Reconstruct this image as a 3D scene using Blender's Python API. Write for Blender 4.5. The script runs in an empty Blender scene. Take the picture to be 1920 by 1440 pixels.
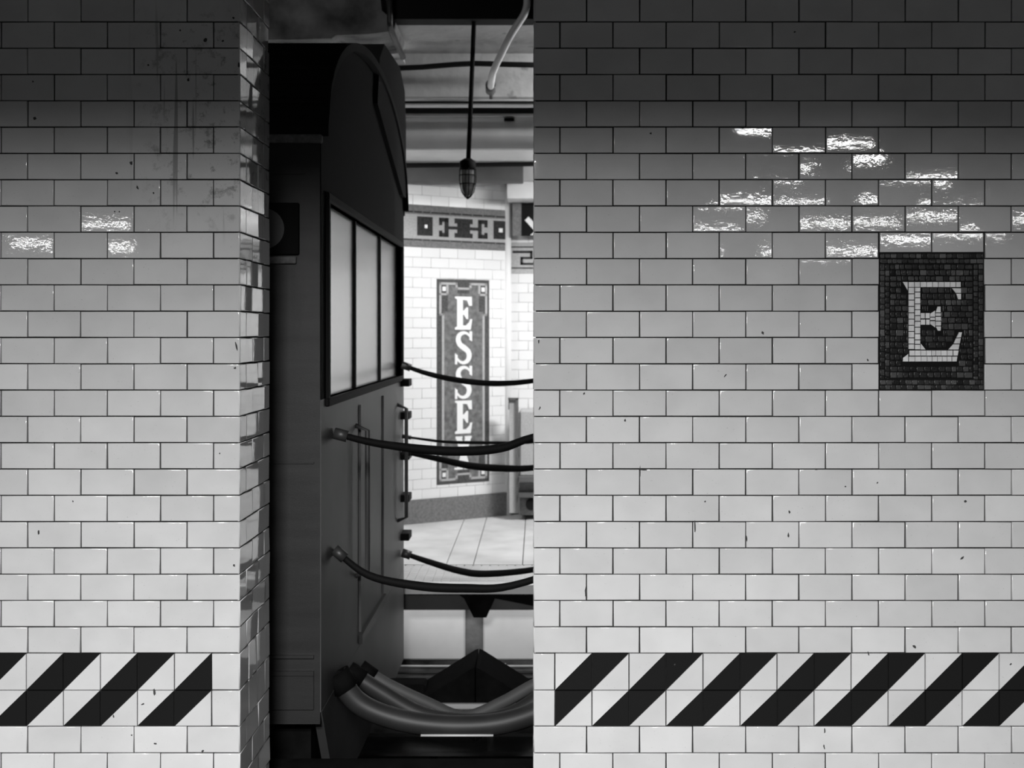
import bpy, math, random
from mathutils import Vector
random.seed(11)
SC = bpy.context.scene
COL = SC.collection
# ------------------------------------------------------------------ camera
F, CX, CY, CH = 2280.0, 1010.0, 625.0, 1.45      # focal (px), vanishing point of the depth lines, eye height
cam_d = bpy.data.cameras.new('camera'); cam = bpy.data.objects.new('camera', cam_d); COL.objects.link(cam)
cam.location = (0, 0, CH); cam.rotation_euler = (math.pi/2, 0, 0)
cam_d.sensor_width = 36; cam_d.lens = F/1920*36
cam_d.shift_x = -(CX-960)/1920; cam_d.shift_y = -(720-CY)/1920
cam_d.clip_start = .05; cam_d.clip_end = 100
cam_d.dof.use_dof = True; cam_d.dof.focus_distance = 3.51; cam_d.dof.aperture_fstop = 5.0
SC.camera = cam
# ------------------------------------------------------------------ world, exposure
w = bpy.data.worlds.new('world'); SC.world = w; w.use_nodes = True
w.node_tree.nodes['Background'].inputs[0].default_value = (.5, .5, .5, 1)
w.node_tree.nodes['Background'].inputs[1].default_value = 0.012
vs = SC.view_settings
vs.view_transform = 'Standard'; vs.look = 'None'; vs.gamma = 1; vs.use_curve_mapping = False
vs.exposure = 0.0

def area(name, loc, size, power, rot=(0, 0, 0), spread=180, parent=None):
    l = bpy.data.lights.new(name, 'AREA'); l.shape = 'RECTANGLE'; l.size, l.size_y = size
    l.energy = power; l.spread = math.radians(spread)
    o = bpy.data.objects.new(name, l); o.location = loc; o.rotation_euler = rot; COL.objects.link(o)
    if parent: o.parent = parent; o.matrix_parent_inverse = parent.matrix_world.inverted()
    return o
# far platform lighting (fluorescent rows above the far platform, out of view to both sides)
area('far_light', (1.0, 8.1, 2.52), (1.3, .25), 41, (math.radians(28), 0, math.radians(10)))
area('far_light', (-1.75, 8.0, 2.52), (1.0, .25), 23, (math.radians(24), 0, 0))
# added fill light, hidden behind the black beam, brightens the pale beams
area('far_light', (1.6, 7.3, 3.2), (.8, .08), 75, (math.radians(60), 0, math.radians(25)))
# dim added fill above the car roof, out of view, lifts the girder
area('far_light', (-1.5, 5.0, 3.35), (.8, .1), 4.5, (math.radians(75), 0, 0))
# added fill strip hidden under the far platform lip, brightens the wall behind
area('under_lip_fill', (-.3, 7.04, -.17), (2.2, .05), 1.7, (math.radians(62), 0, 0))
# train interior light
area('car_light', (-2.0, 5.5, 2.18), (1.6, 1.2), 38)
# added unseen downlights behind the viewer, giving the tiled wall its falloff
for dy, pw in ((-.2, 232), (-1.0, 342)):
    area('near_fill', (-.45, dy, 2.62), (.8, .4), pw, spread=165)

# ------------------------------------------------------------------ materials
def mat(name, col=.5, rough=.5, metal=0., noise=None, bump=None, tone=False, spec=.5, emis=None, stretch=None, stain=False, speck=None):
    m = bpy.data.materials.new(name); m.use_nodes = True
    nt = m.node_tree; N = nt.nodes; L = nt.links; b = N['Principled BSDF']
    b.inputs['Base Color'].default_value = (col, col, col, 1)
    b.inputs['Roughness'].default_value = rough; b.inputs['Metallic'].default_value = metal
    b.inputs['Specular IOR Level'].default_value = spec
    tc = N.new('ShaderNodeTexCoord'); vec = tc.outputs['Object']
    if stretch:
        mp = N.new('ShaderNodeMapping'); mp.inputs['Scale'].default_value = stretch
        L.new(vec, mp.inputs[0]); vec = mp.outputs[0]
    cur = None
    def rgb(v):
        r = N.new('ShaderNodeRGB'); r.outputs[0].default_value = (v, v, v, 1); return r.outputs[0]
    def mul(a, b_, fac=1.):
        x = N.new('ShaderNodeMix'); x.data_type = 'RGBA'; x.blend_type = 'MULTIPLY'; x.inputs[0].default_value = fac
        L.new(a, x.inputs[6]); L.new(b_, x.inputs[7]); return x.outputs[2]
    def ramp(inp, p0, v0, p1, v1):
        r = N.new('ShaderNodeMapRange'); r.inputs[1].default_value = p0; r.inputs[2].default_value = p1
        r.inputs[3].default_value = v0; r.inputs[4].default_value = v1
        L.new(inp, r.inputs[0]); return r.outputs[0]
    cur = rgb(col)
    if tone:
        a = N.new('ShaderNodeAttribute'); a.attribute_name = 'tone'; cur = mul(cur, a.outputs['Color'])
    if noise:
        sc, lo, hi = noise
        n = N.new('ShaderNodeTexNoise'); n.inputs['Scale'].default_value = sc; n.inputs['Detail'].default_value = 6
        L.new(vec, n.inputs['Vector']); cur = mul(cur, ramp(n.outputs[0], .3, lo, .7, hi))
    if speck:
        n = N.new('ShaderNodeTexNoise'); n.inputs['Scale'].default_value = speck[0]; n.inputs['Detail'].default_value = 3
        L.new(vec, n.inputs['Vector']); cur = mul(cur, ramp(n.outputs[0], speck[1], 1, speck[1]+.06, speck[2]))
    if stain:
        sx = N.new('ShaderNodeSeparateXYZ'); L.new(tc.outputs['Object'], sx.inputs[0])
        def math_(op, a, b_=None):
            q = N.new('ShaderNodeMath'); q.operation = op
            for i, v in enumerate((a, b_)):
                if v is None: continue
                if isinstance(v, (int, float)): q.inputs[i].default_value = v
                else: L.new(v, q.inputs[i])
            return q.outputs[0]
        # a patch of dried splashes and drips near the column's corner
        mx = ramp(sx.outputs[0], -1.2, 0, -1.05, 1)
        mz = math_('MULTIPLY', ramp(sx.outputs[2], 1.70, 0, 1.9, 1), ramp(sx.outputs[2], 2.42, 0, 2.33, 1))
        msk = math_('MULTIPLY', mx, mz)
        n1 = N.new('ShaderNodeTexNoise'); n1.inputs['Scale'].default_value = 26; n1.inputs['Detail'].default_value = 8
        n1.inputs['Roughness'].default_value = .75; L.new(tc.outputs['Object'], n1.inputs['Vector'])
        blot = ramp(n1.outputs[0], .54, 0, .66, 1)
        mp2 = N.new('ShaderNodeMapping'); mp2.inputs['Scale'].default_value = (60, 60, 1.6); L.new(tc.outputs['Object'], mp2.inputs[0])
        n2 = N.new('ShaderNodeTexNoise'); n2.inputs['Scale'].default_value = 1; n2.inputs['Detail'].default_value = 1
        L.new(mp2.outputs[0], n2.inputs['Vector'])
        drip = ramp(n2.outputs[0], .66, 0, .69, .8)
        st = math_('MULTIPLY', math_('MAXIMUM', blot, drip), msk)
        inv = math_('SUBTRACT', 1, math_('MULTIPLY', st, .6))
        cur = mul(cur, inv)
    L.new(cur, b.inputs['Base Color'])
    if bump:
        hsrc = None
        n = N.new('ShaderNodeTexNoise'); n.inputs['Scale'].default_value = bump[0]; n.inputs['Detail'].default_value = bump[2] if len(bump) > 2 else 2
        L.new(vec, n.inputs['Vector'])
        bp = N.new('ShaderNodeBump'); bp.inputs['Strength'].default_value = 1; bp.inputs['Distance'].default_value = bump[1]
        L.new(n.outputs[0], bp.inputs['Height']); L.new(bp.outputs[0], b.inputs['Normal'])
    if emis:
        b.inputs['Emission Color'].default_value = (1, 1, 1, 1); b.inputs['Emission Strength'].default_value = emis
    return m
M = {}
M['tile'] = mat('glazed_white_tile', .70, .03, spec=.75, tone=True, noise=(7, .93, 1.05), bump=(52, .000075, 2.5), speck=(190, .68, .72), stretch=(1, 1, 1.25))
M['tile_stained'] = mat('glazed_white_tile_stained', .70, .03, spec=.75, tone=True, noise=(7, .93, 1.05), bump=(52, .000075, 2.5), speck=(190, .68, .72), stretch=(1, 1, 1.25), stain=True)
M['tile_black'] = mat('glazed_black_tile', .013, .25, tone=True, spec=.3, bump=(60, .0002))
M['grout'] = mat('dirty_grout', .012, .9, noise=(40, .5, 1.4))
M['grout_light'] = mat('light_grout', .42, .8, noise=(20, .8, 1.1))
M['tile_far'] = mat('white_wall_tile', .80, .15, tone=True)
M['tess_dark'] = mat('dark_mosaic_tesserae', .032, .28, tone=True, bump=(90, .0006))
M['tess_light'] = mat('pale_mosaic_tesserae', .85, .3, tone=True, noise=(60, .85, 1.08))
M['mos_border'] = mat('mosaic_border', .08, .6, spec=.12, noise=(90, .6, 1.35))
M['mos_field'] = mat('mosaic_field', .16, .6, spec=.12, noise=(28, .62, 1.3))
M['mos_line'] = mat('mosaic_line', .42, .6, spec=.12, noise=(80, .85, 1.1))
M['mos_white'] = mat('mosaic_white', .85, .35)
M['mos_mid'] = mat('mosaic_mid', .19, .6, spec=.12, noise=(60, .75, 1.2))
M['mos_dark'] = mat('mosaic_dark', .028, .6, spec=.12, noise=(70, .5, 1.8))
M['chip'] = mat('chip_mark', .05, .8)
M['concrete'] = mat('painted_concrete', .50, .7, noise=(3, .8, 1.1), speck=(9, .66, .6), bump=(14, .004))
M['concrete_dark'] = mat('sooty_concrete', .09, .8, noise=(5, .2, 2.6), bump=(20, .01, 5))
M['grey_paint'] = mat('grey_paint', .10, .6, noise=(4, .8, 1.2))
M['black'] = mat('black_paint', .006, .7, spec=.15)
M['white'] = mat('white_paint', .78, .45, noise=(5, .9, 1.05))
M['floor_near'] = mat('near_floor', .015, .8, spec=.08, noise=(6, .7, 1.2))
M['floor_far'] = mat('pale_floor', .60, .5, noise=(4, .8, 1.1))
M['steel'] = mat('brushed_steel', .045, .45, .5, noise=(2.5, .85, 1.15), bump=(120, .0002), stretch=(1, .1, 8))
M['steel_dark'] = mat('dark_steel', .09, .45, .5, noise=(3, .7, 1.2))
M['end'] = mat('grey_end_panel', .09, .5, .2, noise=(3, .8, 1.2))
M['roof'] = mat('dusty_roof', .015, .8, spec=.15, noise=(3, .7, 1.3))
M['rubber'] = mat('black_rubber', .008, .7, spec=.15)
M['hose'] = mat('grey_hose', .03, .5, noise=(8, .8, 1.2))
M['soot'] = mat('sooty_iron', .005, .85, spec=.08, noise=(12, .5, 1.5))
M['tube'] = mat('lit_tube', .8, .4, emis=30)
M['end_dark'] = mat('dark_car_end', .010, .8, spec=.1)  # near-black base stands for the low light on the upper car end
M['ceil_near'] = mat('dim_ceiling', .05, .8)
M['panel_in'] = mat('interior_panel', .62, .45)
M['pipe'] = mat('galvanised_pipe', .6, .4, .2)
M['tone_glass'] = None
g = bpy.data.materials.new('clear_glass'); g.use_nodes = True
gb = g.node_tree.nodes['Principled BSDF']; gb.inputs['Transmission Weight'].default_value = 1; gb.inputs['Roughness'].default_value = .2
gb.inputs['Base Color'].default_value = (.85, .85, .85, 1); gb.inputs['IOR'].default_value = 1.1
M['glass'] = g
g2 = bpy.data.materials.new('lamp_glass'); g2.use_nodes = True
gb = g2.node_tree.nodes['Principled BSDF']; gb.inputs['Transmission Weight'].default_value = .85; gb.inputs['Roughness'].default_value = .28
gb.inputs['Base Color'].default_value = (.35, .35, .35, 1); gb.inputs['IOR'].default_value = 1.3
M['lamp_glass'] = g2

# ------------------------------------------------------------------ helpers
class MB:
    def __init__(s): s.v = []; s.f = []; s.t = []; s.mi = []; s.sm = []
    def face(s, pts, tone=1., mi=0, smooth=False):
        n = len(s.v); s.v += [tuple(p) for p in pts]; s.f.append(tuple(range(n, n+len(pts)))); s.t.append(tone); s.mi.append(mi); s.sm.append(smooth)
    def quads(s, verts, faces, tone=1., mi=0, smooth=False):
        n = len(s.v); s.v += [tuple(p) for p in verts]
        for f in faces: s.f.append(tuple(n+i for i in f)); s.t.append(tone); s.mi.append(mi); s.sm.append(smooth)
    def box(s, x0, x1, y0, y1, z0, z1, tone=1., mi=0, bev=0.):
        if x0 > x1: x0, x1 = x1, x0
        if y0 > y1: y0, y1 = y1, y0
        if bev <= 0:
            vs_ = [(x, y, z) for z in (z0, z1) for y in (y0, y1) for x in (x0, x1)]
            s.quads(vs_, [(0, 2, 3, 1), (4, 5, 7, 6), (0, 1, 5, 4), (2, 6, 7, 3), (0, 4, 6, 2), (1, 3, 7, 5)], tone, mi)
        else:
            bev = min(bev, (x1-x0)*.45, (y1-y0)*.45, (z1-z0)*.45)
            prof = [(0, 1), (1, 0)]
            def ring(x0, x1, y0, y1, z, c): return [(x0+c, y0, z), (x1-c, y0, z), (x1, y0+c, z), (x1, y1-c, z), (x1-c, y1, z), (x0+c, y1, z), (x0, y1-c, z), (x0, y0+c, z)]
            b = bev
            R = [ring(x0+b, x1-b, y0+b, y1-b, z0, 0.0001), ring(x0, x1, y0, y1, z0+b, b), ring(x0, x1, y0, y1, z1-b, b), ring(x0+b, x1-b, y0+b, y1-b, z1, 0.0001)]
            vs_ = [p for r in R for p in r]; fs = [tuple(range(7, -1, -1)), tuple(range(24, 32))]
            for k in range(3):
                for i in range(8): j = (i+1) % 8; fs.append((k*8+i, k*8+j, k*8+8+j, k*8+8+i))
            s.quads(vs_, fs, tone, mi)
    def tube(s, pts, r, seg=10, tone=1., mi=0, cap=True):
        pts = [Vector(p) for p in pts]; n = len(pts); rs = r if isinstance(r, (list, tuple)) else [r]*n
        base = len(s.v); up = None
        for i, p in enumerate(pts):
            t = (pts[min(i+1, n-1)]-pts[max(i-1, 0)]).normalized()
            if up is None: up = Vector((0, 0, 1)) if abs(t.z) < .9 else Vector((1, 0, 0))
            a = t.cross(up).normalized(); b = a.cross(t).normalized(); up = b
            for k in range(seg):
                q = 2*math.pi*k/seg; s.v.append(tuple(p + (a*math.cos(q)+b*math.sin(q))*rs[i]))
        for i in range(n-1):
            for k in range(seg):
                k2 = (k+1) % seg
                s.f.append((base+i*seg+k, base+i*seg+k2, base+(i+1)*seg+k2, base+(i+1)*seg+k)); s.t.append(tone); s.mi.append(mi); s.sm.append(True)
        if cap:
            s.f.append(tuple(base+k for k in range(seg-1, -1, -1))); s.t.append(tone); s.mi.append(mi); s.sm.append(False)
            s.f.append(tuple(base+(n-1)*seg+k for k in range(seg))); s.t.append(tone); s.mi.append(mi); s.sm.append(False)
    def extr(s, poly3, d, tone=1., mi=0):
        """solid prism: polygon (list of 3-D points, in front plane) pushed back by vector d"""
        n = len(poly3); P = [Vector(p) for p in poly3]; Q = [p+d for p in P]
        fs = [tuple(range(n)), tuple(range(2*n-1, n-1, -1))]
        for i in range(n): j = (i+1) % n; fs.append((i, n+i, n+j, j))
        s.quads(P+Q, fs, tone, mi)
    def build(s, name, mats, parent=None, label=None):
        me = bpy.data.meshes.new(name); me.from_pydata(s.v, [], s.f); 
        if not isinstance(mats, (list, tuple)): mats = [mats]
        for m in mats: me.materials.append(m)
        me.polygons.foreach_set('material_index', s.mi); me.polygons.foreach_set('use_smooth', s.sm)
        at = me.color_attributes.new('tone', 'FLOAT_COLOR', 'CORNER')
        buf = []
        for p in me.polygons:
            t = s.t[p.index]; buf += [t, t, t, 1]*p.loop_total
        at.data.foreach_set('color', buf)
        me.update()
        o = bpy.data.objects.new(name, me); COL.objects.link(o)
        if parent: o.parent = parent; o.matrix_parent_inverse = parent.matrix_world.inverted()
        if label: o['label'] = label
        return o
def P(px, py, d): return Vector(((px-CX)*d/F, d, CH-(py-CY)*d/F))
def struct(o, label=None):
    o['kind'] = 'structure'
    if label: o['label'] = label
    return o
def tag(o, label, cat, group=None):
    o['label'] = label; o['category'] = cat
    if group: o['group'] = group
    return o
def empty(name, loc, label, cat, group=None):
    o = bpy.data.objects.new(name, None); o.location = loc; COL.objects.link(o)
    bpy.context.view_layer.update()
    return tag(o, label, cat, group)

class Frame:
    """a wall plane: O origin, U along the wall, N towards the viewer, v is height"""
    def __init__(s, O, U, N): s.O, s.U, s.N = Vector(O), Vector(U).normalized(), Vector(N).normalized()
    def p(s, u, v, w=0.): return s.O + s.U*u + Vector((0, 0, v)) + s.N*w
    def hit(s, px, py):
        d = Vector(((px-CX)/F, 1, -(py-CY)/F)); o = Vector((0, 0, CH))
        t = (s.O-o).dot(s.N)/d.dot(s.N); q = o+d*t-s.O
        return q.dot(s.U), q.z
def tile(mb, fr, u0, u1, v0, v1, th=.007, b=.0022, tilt=.009, tone=1., mi=0, jit=.0005, poly=None):
    """one pressed tile with a rounded rim, slightly out of plane like a hand-set one"""
    if u1-u0 < .004 or v1-v0 < .004: return
    j = lambda: random.uniform(-jit, jit)
    u0 += j(); u1 += j(); v0 += j(); v1 += j()
    a, c = random.gauss(0, tilt), random.gauss(0, tilt); uc, vc = (u0+u1)/2, (v0+v1)/2
    off = random.uniform(-.0004, .0004)
    rings = []
    for ins, h in ((0, 0), (0, th-b), (b*.12, th-b*.5), (b*.45, th-b*.15), (b, th)):
        r = []
        for (u, v) in ((u0+ins, v0+ins), (u1-ins, v0+ins), (u1-ins, v1-ins), (u0+ins, v1-ins)):
            z = 0 if h == 0 else h + a*(u-uc) + c*(v-vc) + off
            r.append(fr.p(u, v, z))
        rings.append(r)
    vs_ = [p for r in rings for p in r]; n = len(rings)
    base = len(mb.v); mb.v += [tuple(p) for p in vs_]
    for k in range(1, n-1 if False else n-1):
        for i in range(4):
            j2 = (i+1) % 4; mb.f.append((base+k*4+i, base+k*4+j2, base+k*4+4+j2, base+k*4+4+i)); mb.t.append(tone); mb.mi.append(mi); mb.sm.append(True)
    for i in range(4):
        j2 = (i+1) % 4; mb.f.append((base+i, base+j2, base+4+j2, base+4+i)); mb.t.append(tone); mb.mi.append(mi); mb.sm.append(False)
    q = (n-1)*4
    mb.f.append((base+q, base+q+1, base+q+2, base+q+3)); mb.t.append(tone); mb.mi.append(mi); mb.sm.append(False)

def course(mb, fr, v0, v1, joints, gap, clips=(), tv=.035, **kw):
    """tiles between successive joints, cut around the clip rectangles (u0,u1,v0,v1)"""
    for a, b in zip(joints[:-1], joints[1:]):
        rects = [(a, b, v0, v1)]
        for (c0, c1, d0, d1) in clips:
            out = []
            for (r0, r1, s0, s1) in rects:
                if r1 <= c0+.004 or r0 >= c1-.004 or s1 <= d0+.004 or s0 >= d1-.004: out.append((r0, r1, s0, s1)); continue
                if r0 < c0: out.append((r0, c0, s0, s1))
                if r1 > c1: out.append((c1, r1, s0, s1))
                m0, m1 = max(r0, c0), min(r1, c1)
                if s1 > d1: out.append((m0, m1, d1, s1))
                if s0 < d0: out.append((m0, m1, s0, d0))
            rects = out
        for (r0, r1, s0, s1) in rects:
            if r1-r0 < .012 or s1-s0 < .006: continue
            tile(mb, fr, r0+gap/2, r1-gap/2, s0+gap/2, s1-gap/2, tone=random.gauss(1, tv), **kw)

# ------------------------------------------------------------------ near tiled columns
WD = 3.51; S = F/WD
zpx = lambda y: CH-(y-CY)/S
xpx = lambda x: (x-CX)/S
FR = Frame((0, WD+.007, 0), (1, 0, 0), (0, -1, 0))
PX, PZ = .1534, .07597
zb_top, zb_mid, zb_bot = zpx(1225), zpx(1294.5), zpx(1362)
rows = []                                        # (v0, v1, parity or 'band')
z = zb_top; k = 0
while z < 2.92: rows.append((z, z+PZ, k % 2)); z += PZ; k += 1
z = zb_bot; k = 0
while z > .08: rows.append((z-.0775, z, k % 2)); z -= .0775; k += 1
ztop = max(r[1] for r in rows); zlow = min(r[0] for r in rows)
GAP = .0033
pan = (xpx(1649), xpx(1845.5), zpx(732), zpx(474))

def joints(edge, sgn, off, n, pitch=PX):
    js = [edge]; x = edge + sgn*(pitch if not off else pitch/2)
    for _ in range(n): js.append(x); x += sgn*pitch
    return sorted(js)
# right column / wall
XR = xpx(1000); XRE = XR+PX*14
mb = MB()
for (v0, v1, par) in rows: course(mb, FR, v0, v1, joints(XR, 1, par, 13), GAP, clips=(pan,))
mb.build_r = None
SQ = .1069
band0 = xpx(1040.5)
for (v0, v1) in ((zb_mid, zb_top), (zb_bot, zb_mid)):
    tile(mb, FR, XR+GAP/2, band0-GAP/2, v0+GAP/2, v1-GAP/2)
# its hidden return face towards the opening
FRL = Frame((XR+.007, WD, 0), (0, 1, 0), (-1, 0, 0))
DEP = .385
for (v0, v1, par) in rows: course(mb, FRL, v0, v1, [u for u in ([0, PX, 2*PX, DEP] if par else [0, PX/2, PX*1.5, DEP])], GAP)
for (v0, v1) in ((zb_mid, zb_top), (zb_bot, zb_mid)): course(mb, FRL, v0, v1, [0, .107, .214, .321, DEP], GAP)
core = MB(); core.box(XR+.007, XRE, WD+.007, WD+DEP, 0, ztop)
wr = struct(mb.build('wall_right', M['tile']), 'white glazed tile wall to the right of the opening')
core.build('grout', M['grout'], wr)
# left column
XL = xpx(450); XLE = XL-PX*10
mb = MB()
for (v0, v1, par) in rows: course(mb, FR, v0, v1, joints(XL, -1, par, 9), GAP)
bandL = xpx(396.3)
for (v0, v1) in ((zb_mid, zb_top), (zb_bot, zb_mid)): tile(mb, FR, bandL+GAP/2, XL-GAP/2, v0+GAP/2, v1-GAP/2)
FRS = Frame((XL-.007, WD, 0), (0, 1, 0), (1, 0, 0))
for (v0, v1, par) in rows: course(mb, FRS, v0, v1, ([0, PX, 2*PX, DEP] if par else [0, PX/2, PX*1.5, DEP]), GAP, tilt=.013)
for (v0, v1) in ((zb_mid, zb_top), (zb_bot, zb_mid)): course(mb, FRS, v0, v1, [0, .107, .214, .321, DEP], GAP)
core = MB(); core.box(XLE, XL-.007, WD+.007, WD+DEP, 0, ztop)
wl = struct(mb.build('wall_left', M['tile_stained']), 'white glazed tile column left of the opening, with drip stains')
core.build('grout', M['grout'], wl)

# black and white diagonal band: square tiles split corner to corner
def band(name, x0, sgn, n, label):
    mb = MB()
    for row, (v0, v1) in enumerate(((zb_mid, zb_top), (zb_bot, zb_mid))):
        for i in range(n):
            a = x0+sgn*SQ*i; a, b = min(a, a+sgn*SQ), max(a, a+sgn*SQ)
            u0, u1, w0, w1 = a+GAP*.4, b-GAP*.4, v0+GAP*.4, v1-GAP*.4
            dark_lr = ((i+row) % 2 == 0)
            g_ = .0006; h = .007+random.uniform(-.0003, .0003)
            lr = [(u0+g_, w0), (u1, w0), (u1, w1-g_)]; ul = [(u0, w0+g_), (u1-g_, w1), (u0, w1)]
            for tri, dk in ((lr, dark_lr), (ul, not dark_lr)):
                t = random.gauss(1, .03); mi = 1 if dk else 0
                c = sum(p[0] for p in tri)/3, sum(p[1] for p in tri)/3
                ins = [(p[0]+(c[0]-p[0])*.022, p[1]+(c[1]-p[1])*.022) for p in tri]
                A = [FR.p(u, v, 0) for u, v in tri]; B = [FR.p(u, v, h-.0012) for u, v in tri]; C_ = [FR.p(u, v, h) for u, v in ins]
                fs = [(6, 7, 8)]
                for q in range(3): r = (q+1) % 3; fs += [(q, r, 3+r, 3+q), (3+q, 3+r, 6+r, 6+q)]
                mb.quads(A+B+C_, fs, t, mi)
    return struct(mb.build(name, [M['tile'], M['tile_black']]), label)
band('trim_1', band0, 1, 18, 'black and white diagonal striped tile band across the right wall')
band('trim_2', bandL, -1, 11, 'black and white diagonal striped tile band across the left column')

# chips and scratches in the glaze
mb = MB(); mbL = MB()
marks = [(1430, 624, 5, 8, .6), (1478, 1003, 4, 10, 0), (1095, 738, 7, 3, .8), (1172, 788, 4, 7, 0), (1205, 881, 22, 2, 0), (1322, 940, 4, 3, .5), (1303, 985, 3, 26, 0),
         (1714, 1212, 5, 9, .7), (1545, 1400, 3, 9, .2), (1200, 885, 3, 30, 0), (1012, 765, 3, 8, -.4), (1360, 704, 8, 2, .9), (1810, 940, 5, 5, 0), (1627, 675, 3, 6, .2),
         (1480, 960, 4, 7, .2), (1400, 1010, 3, 14, 0), (1585, 912, 3, 3, 0), (1645, 905, 4, 3, .3), (1546, 1370, 3, 10, 0), (1098, 1110, 4, 22, 0), (1804, 1046, 10, 4, .5),
         (1265, 1246, 4, 4, 0), (1628, 1225, 3, 10, .2), (1490, 60, 5, 3, 0), (1220, 250, 5, 4, 0), (1010, 640, 3, 8, 0), (1392, 240, 7, 3, 0), (1530, 880, 6, 3, 0), (1895, 1245, 5, 3, .6)]
def chip(mb, x, y, w_, h_, r, dst=.0088):
    c = Vector((xpx(x), 0, zpx(y))); pts = []
    for q in range(9):
        a = 2*math.pi*q/9; rr = random.uniform(.55, 1.1)
        dx, dz = math.cos(a)*w_/2*rr/S, math.sin(a)*h_/2*rr/S
        pts.append((c.x+dx*math.cos(r)-dz*math.sin(r), WD+.007-dst, c.z+dx*math.sin(r)+dz*math.cos(r)))
    mb.extr(pts, Vector((0, .0016, 0)))
for m_ in marks: chip(mb, *m_)
for m_ in [(73, 998, 4, 11, 0), (258, 352, 4, 9, .4), (288, 362, 3, 4, 0), (448, 122, 4, 14, 0), (443, 648, 4, 20, .2), (441, 690, 6, 5, 0), (247, 1378, 4, 3, 0), (290, 1298, 5, 14, .1),
           (268, 1320, 8, 3, .2), (213, 1343, 3, 7, .3), (291, 1394, 8, 3, 0), (380, 1408, 6, 4, .5), (137, 940, 3, 4, 0), (439, 1060, 5, 5, 0), (412, 850, 3, 3, 0), (385, 75, 9, 8, 0), (338, 57, 4, 4, 0),
           (418, 77, 5, 5, 0), (438, 34, 6, 4, 0), (278, 122, 5, 4, 0), (353, 150, 6, 7, 0), (246, 306, 7, 9, 0), (219, 325, 5, 6, 0), (215, 397, 3, 3, 0), (224, 397, 3, 3, 0), (65, 222, 8, 6, .4), (62, 153, 3, 4, 0)]: chip(mbL, *m_)
mb.build('chips', M['chip'], wr); mbL.build('chips', M['chip'], wl)

# ------------------------------------------------------------------ near E mosaic panel
zf = 4.364
def Z(x, y): return xpx(1600+x/zf), zpx(430+y/zf)
ep = empty('mosaic_panel', (sum(pan[:2])/2, WD, pan[2]), 'dark mosaic panel with a pale letter E set in the white tile wall', 'mosaic')
mb = MB(); mb.box(pan[0]+.001, pan[1]-.001, WD+.0035, WD+.0075, pan[2]+.001, pan[3]-.001); mb.build('grout_bed', M['black'], ep)
FP = Frame((0, WD+.0035, 0), (1, 0, 0), (0, -1, 0))
fld = MB(); brd = MB(); let = MB()
def tess(mb, x0, y0, x1, y1, tone):
    a = Z(x0, y1); b = Z(x1, y0)
    tile(mb, FP, a[0]+.0006, b[0]-.0006, a[1]+.0006, b[1]-.0006, th=.003, b=.0012, tilt=.03, tone=tone, jit=.0003)
def dk(): return random.choice([.35, .5, .6, .7, .8, .9, 1.0, 1.3, 2.0, 2.8])
def runh(mb, x0, x1, y0, y1, w0=38, w1=60, f=dk):
    x = x0
    while x < x1-8:
        w_ = min(random.uniform(w0, w1), x1-x)
        if x1-(x+w_) < 15: w_ = x1-x
        tess(mb, x, y0, x+w_, y1, f()); x += w_
def runv(mb, y0, y1, x0, x1, f=dk):
    y = y0
    while y < y1-8:
        w_ = min(random.uniform(38, 58), y1-y)
        if y1-(y+w_) < 15: w_ = y1-y
        tess(mb, x0, y, x1, y+w_, f()); y += w_
for (a, b) in ((198, 238), (242, 280)): runh(brd, 220, 1066, a, b)
for (a, b) in ((1232, 1272), (1274, 1310)): runh(brd, 220, 1066, a, b)
for (a, b) in ((220, 258), (262, 298), (985, 1022), (1026, 1064)): runv(brd, 283, 1229, a, b)
cells = []                                        # letter cells (zoom pixels)
def R(x0, y0, x1, y1): cells.append([(x0, y0), (x1, y0), (x1, y1), (x0, y1)])
cells.append([(404, 430), (445, 430), (445, 500)])
xs = [453, 503, 551, 602, 651, 698, 747, 795, 842, 884]
for a, b in zip(xs[:-1], xs[1:]): R(a, 431, b-5, 473)
ys = [477, 530, 581, 633, 685, 737, 788, 838, 890, 940, 985]
for a, b in zip(ys[:-1], ys[1:]): R(453, a+1, 498, b-5)
ys = [477, 515, 562, 612, 660, 708, 755, 803, 857, 907, 943, 987]
for a, b in zip(ys[:-1], ys[1:]): R(506, a+1, 548, b-5)
xs = [460, 506, 554, 600, 642, 677, 720, 770, 817]
for a, b in zip(xs[:-1], xs[1:]): R(a, 991, b-4, 1034)
cells.append([(820, 991), (862, 991), (854, 1034), (820, 1034)])
xs = [456, 507, 557, 606, 647, 690, 730, 770, 808]
for a, b in zip(xs[:-1], xs[1:]): R(a, 1041, b-4, 1082)
cells.append([(810, 1041), (852, 1041), (846, 1082), (810, 1082)])
cells += [[(408, 1052), (450, 1020), (450, 1082), (406, 1082)], [(553, 935), (592, 984), (553, 984)],
          [(808, 482), (882, 482), (882, 521), (838, 521)], [(843, 527), (882, 527), (882, 573), (858, 573)],
          [(866, 842), (890, 842), (882, 883), (844, 887)], [(841, 892), (880, 889), (872, 935), (822, 935)], [(817, 941), (870, 941), (862, 984), (779, 984)],
          [(630, 690), (669, 665), (669, 716), (630, 716)], [(630, 751), (670, 751), (670, 804), (630, 776)],
          [(690, 632), (715, 632), (715, 680), (675, 680)], [(675, 794), (718, 794), (715, 830), (692, 830)]]
R(553, 685, 585, 729); R(592, 685, 625, 729); R(553, 738, 588, 781); R(596, 738, 625, 781); R(630, 722, 669, 743)
R(675, 686, 716, 709); R(675, 716, 718, 748); R(675, 754, 718, 788)
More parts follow.
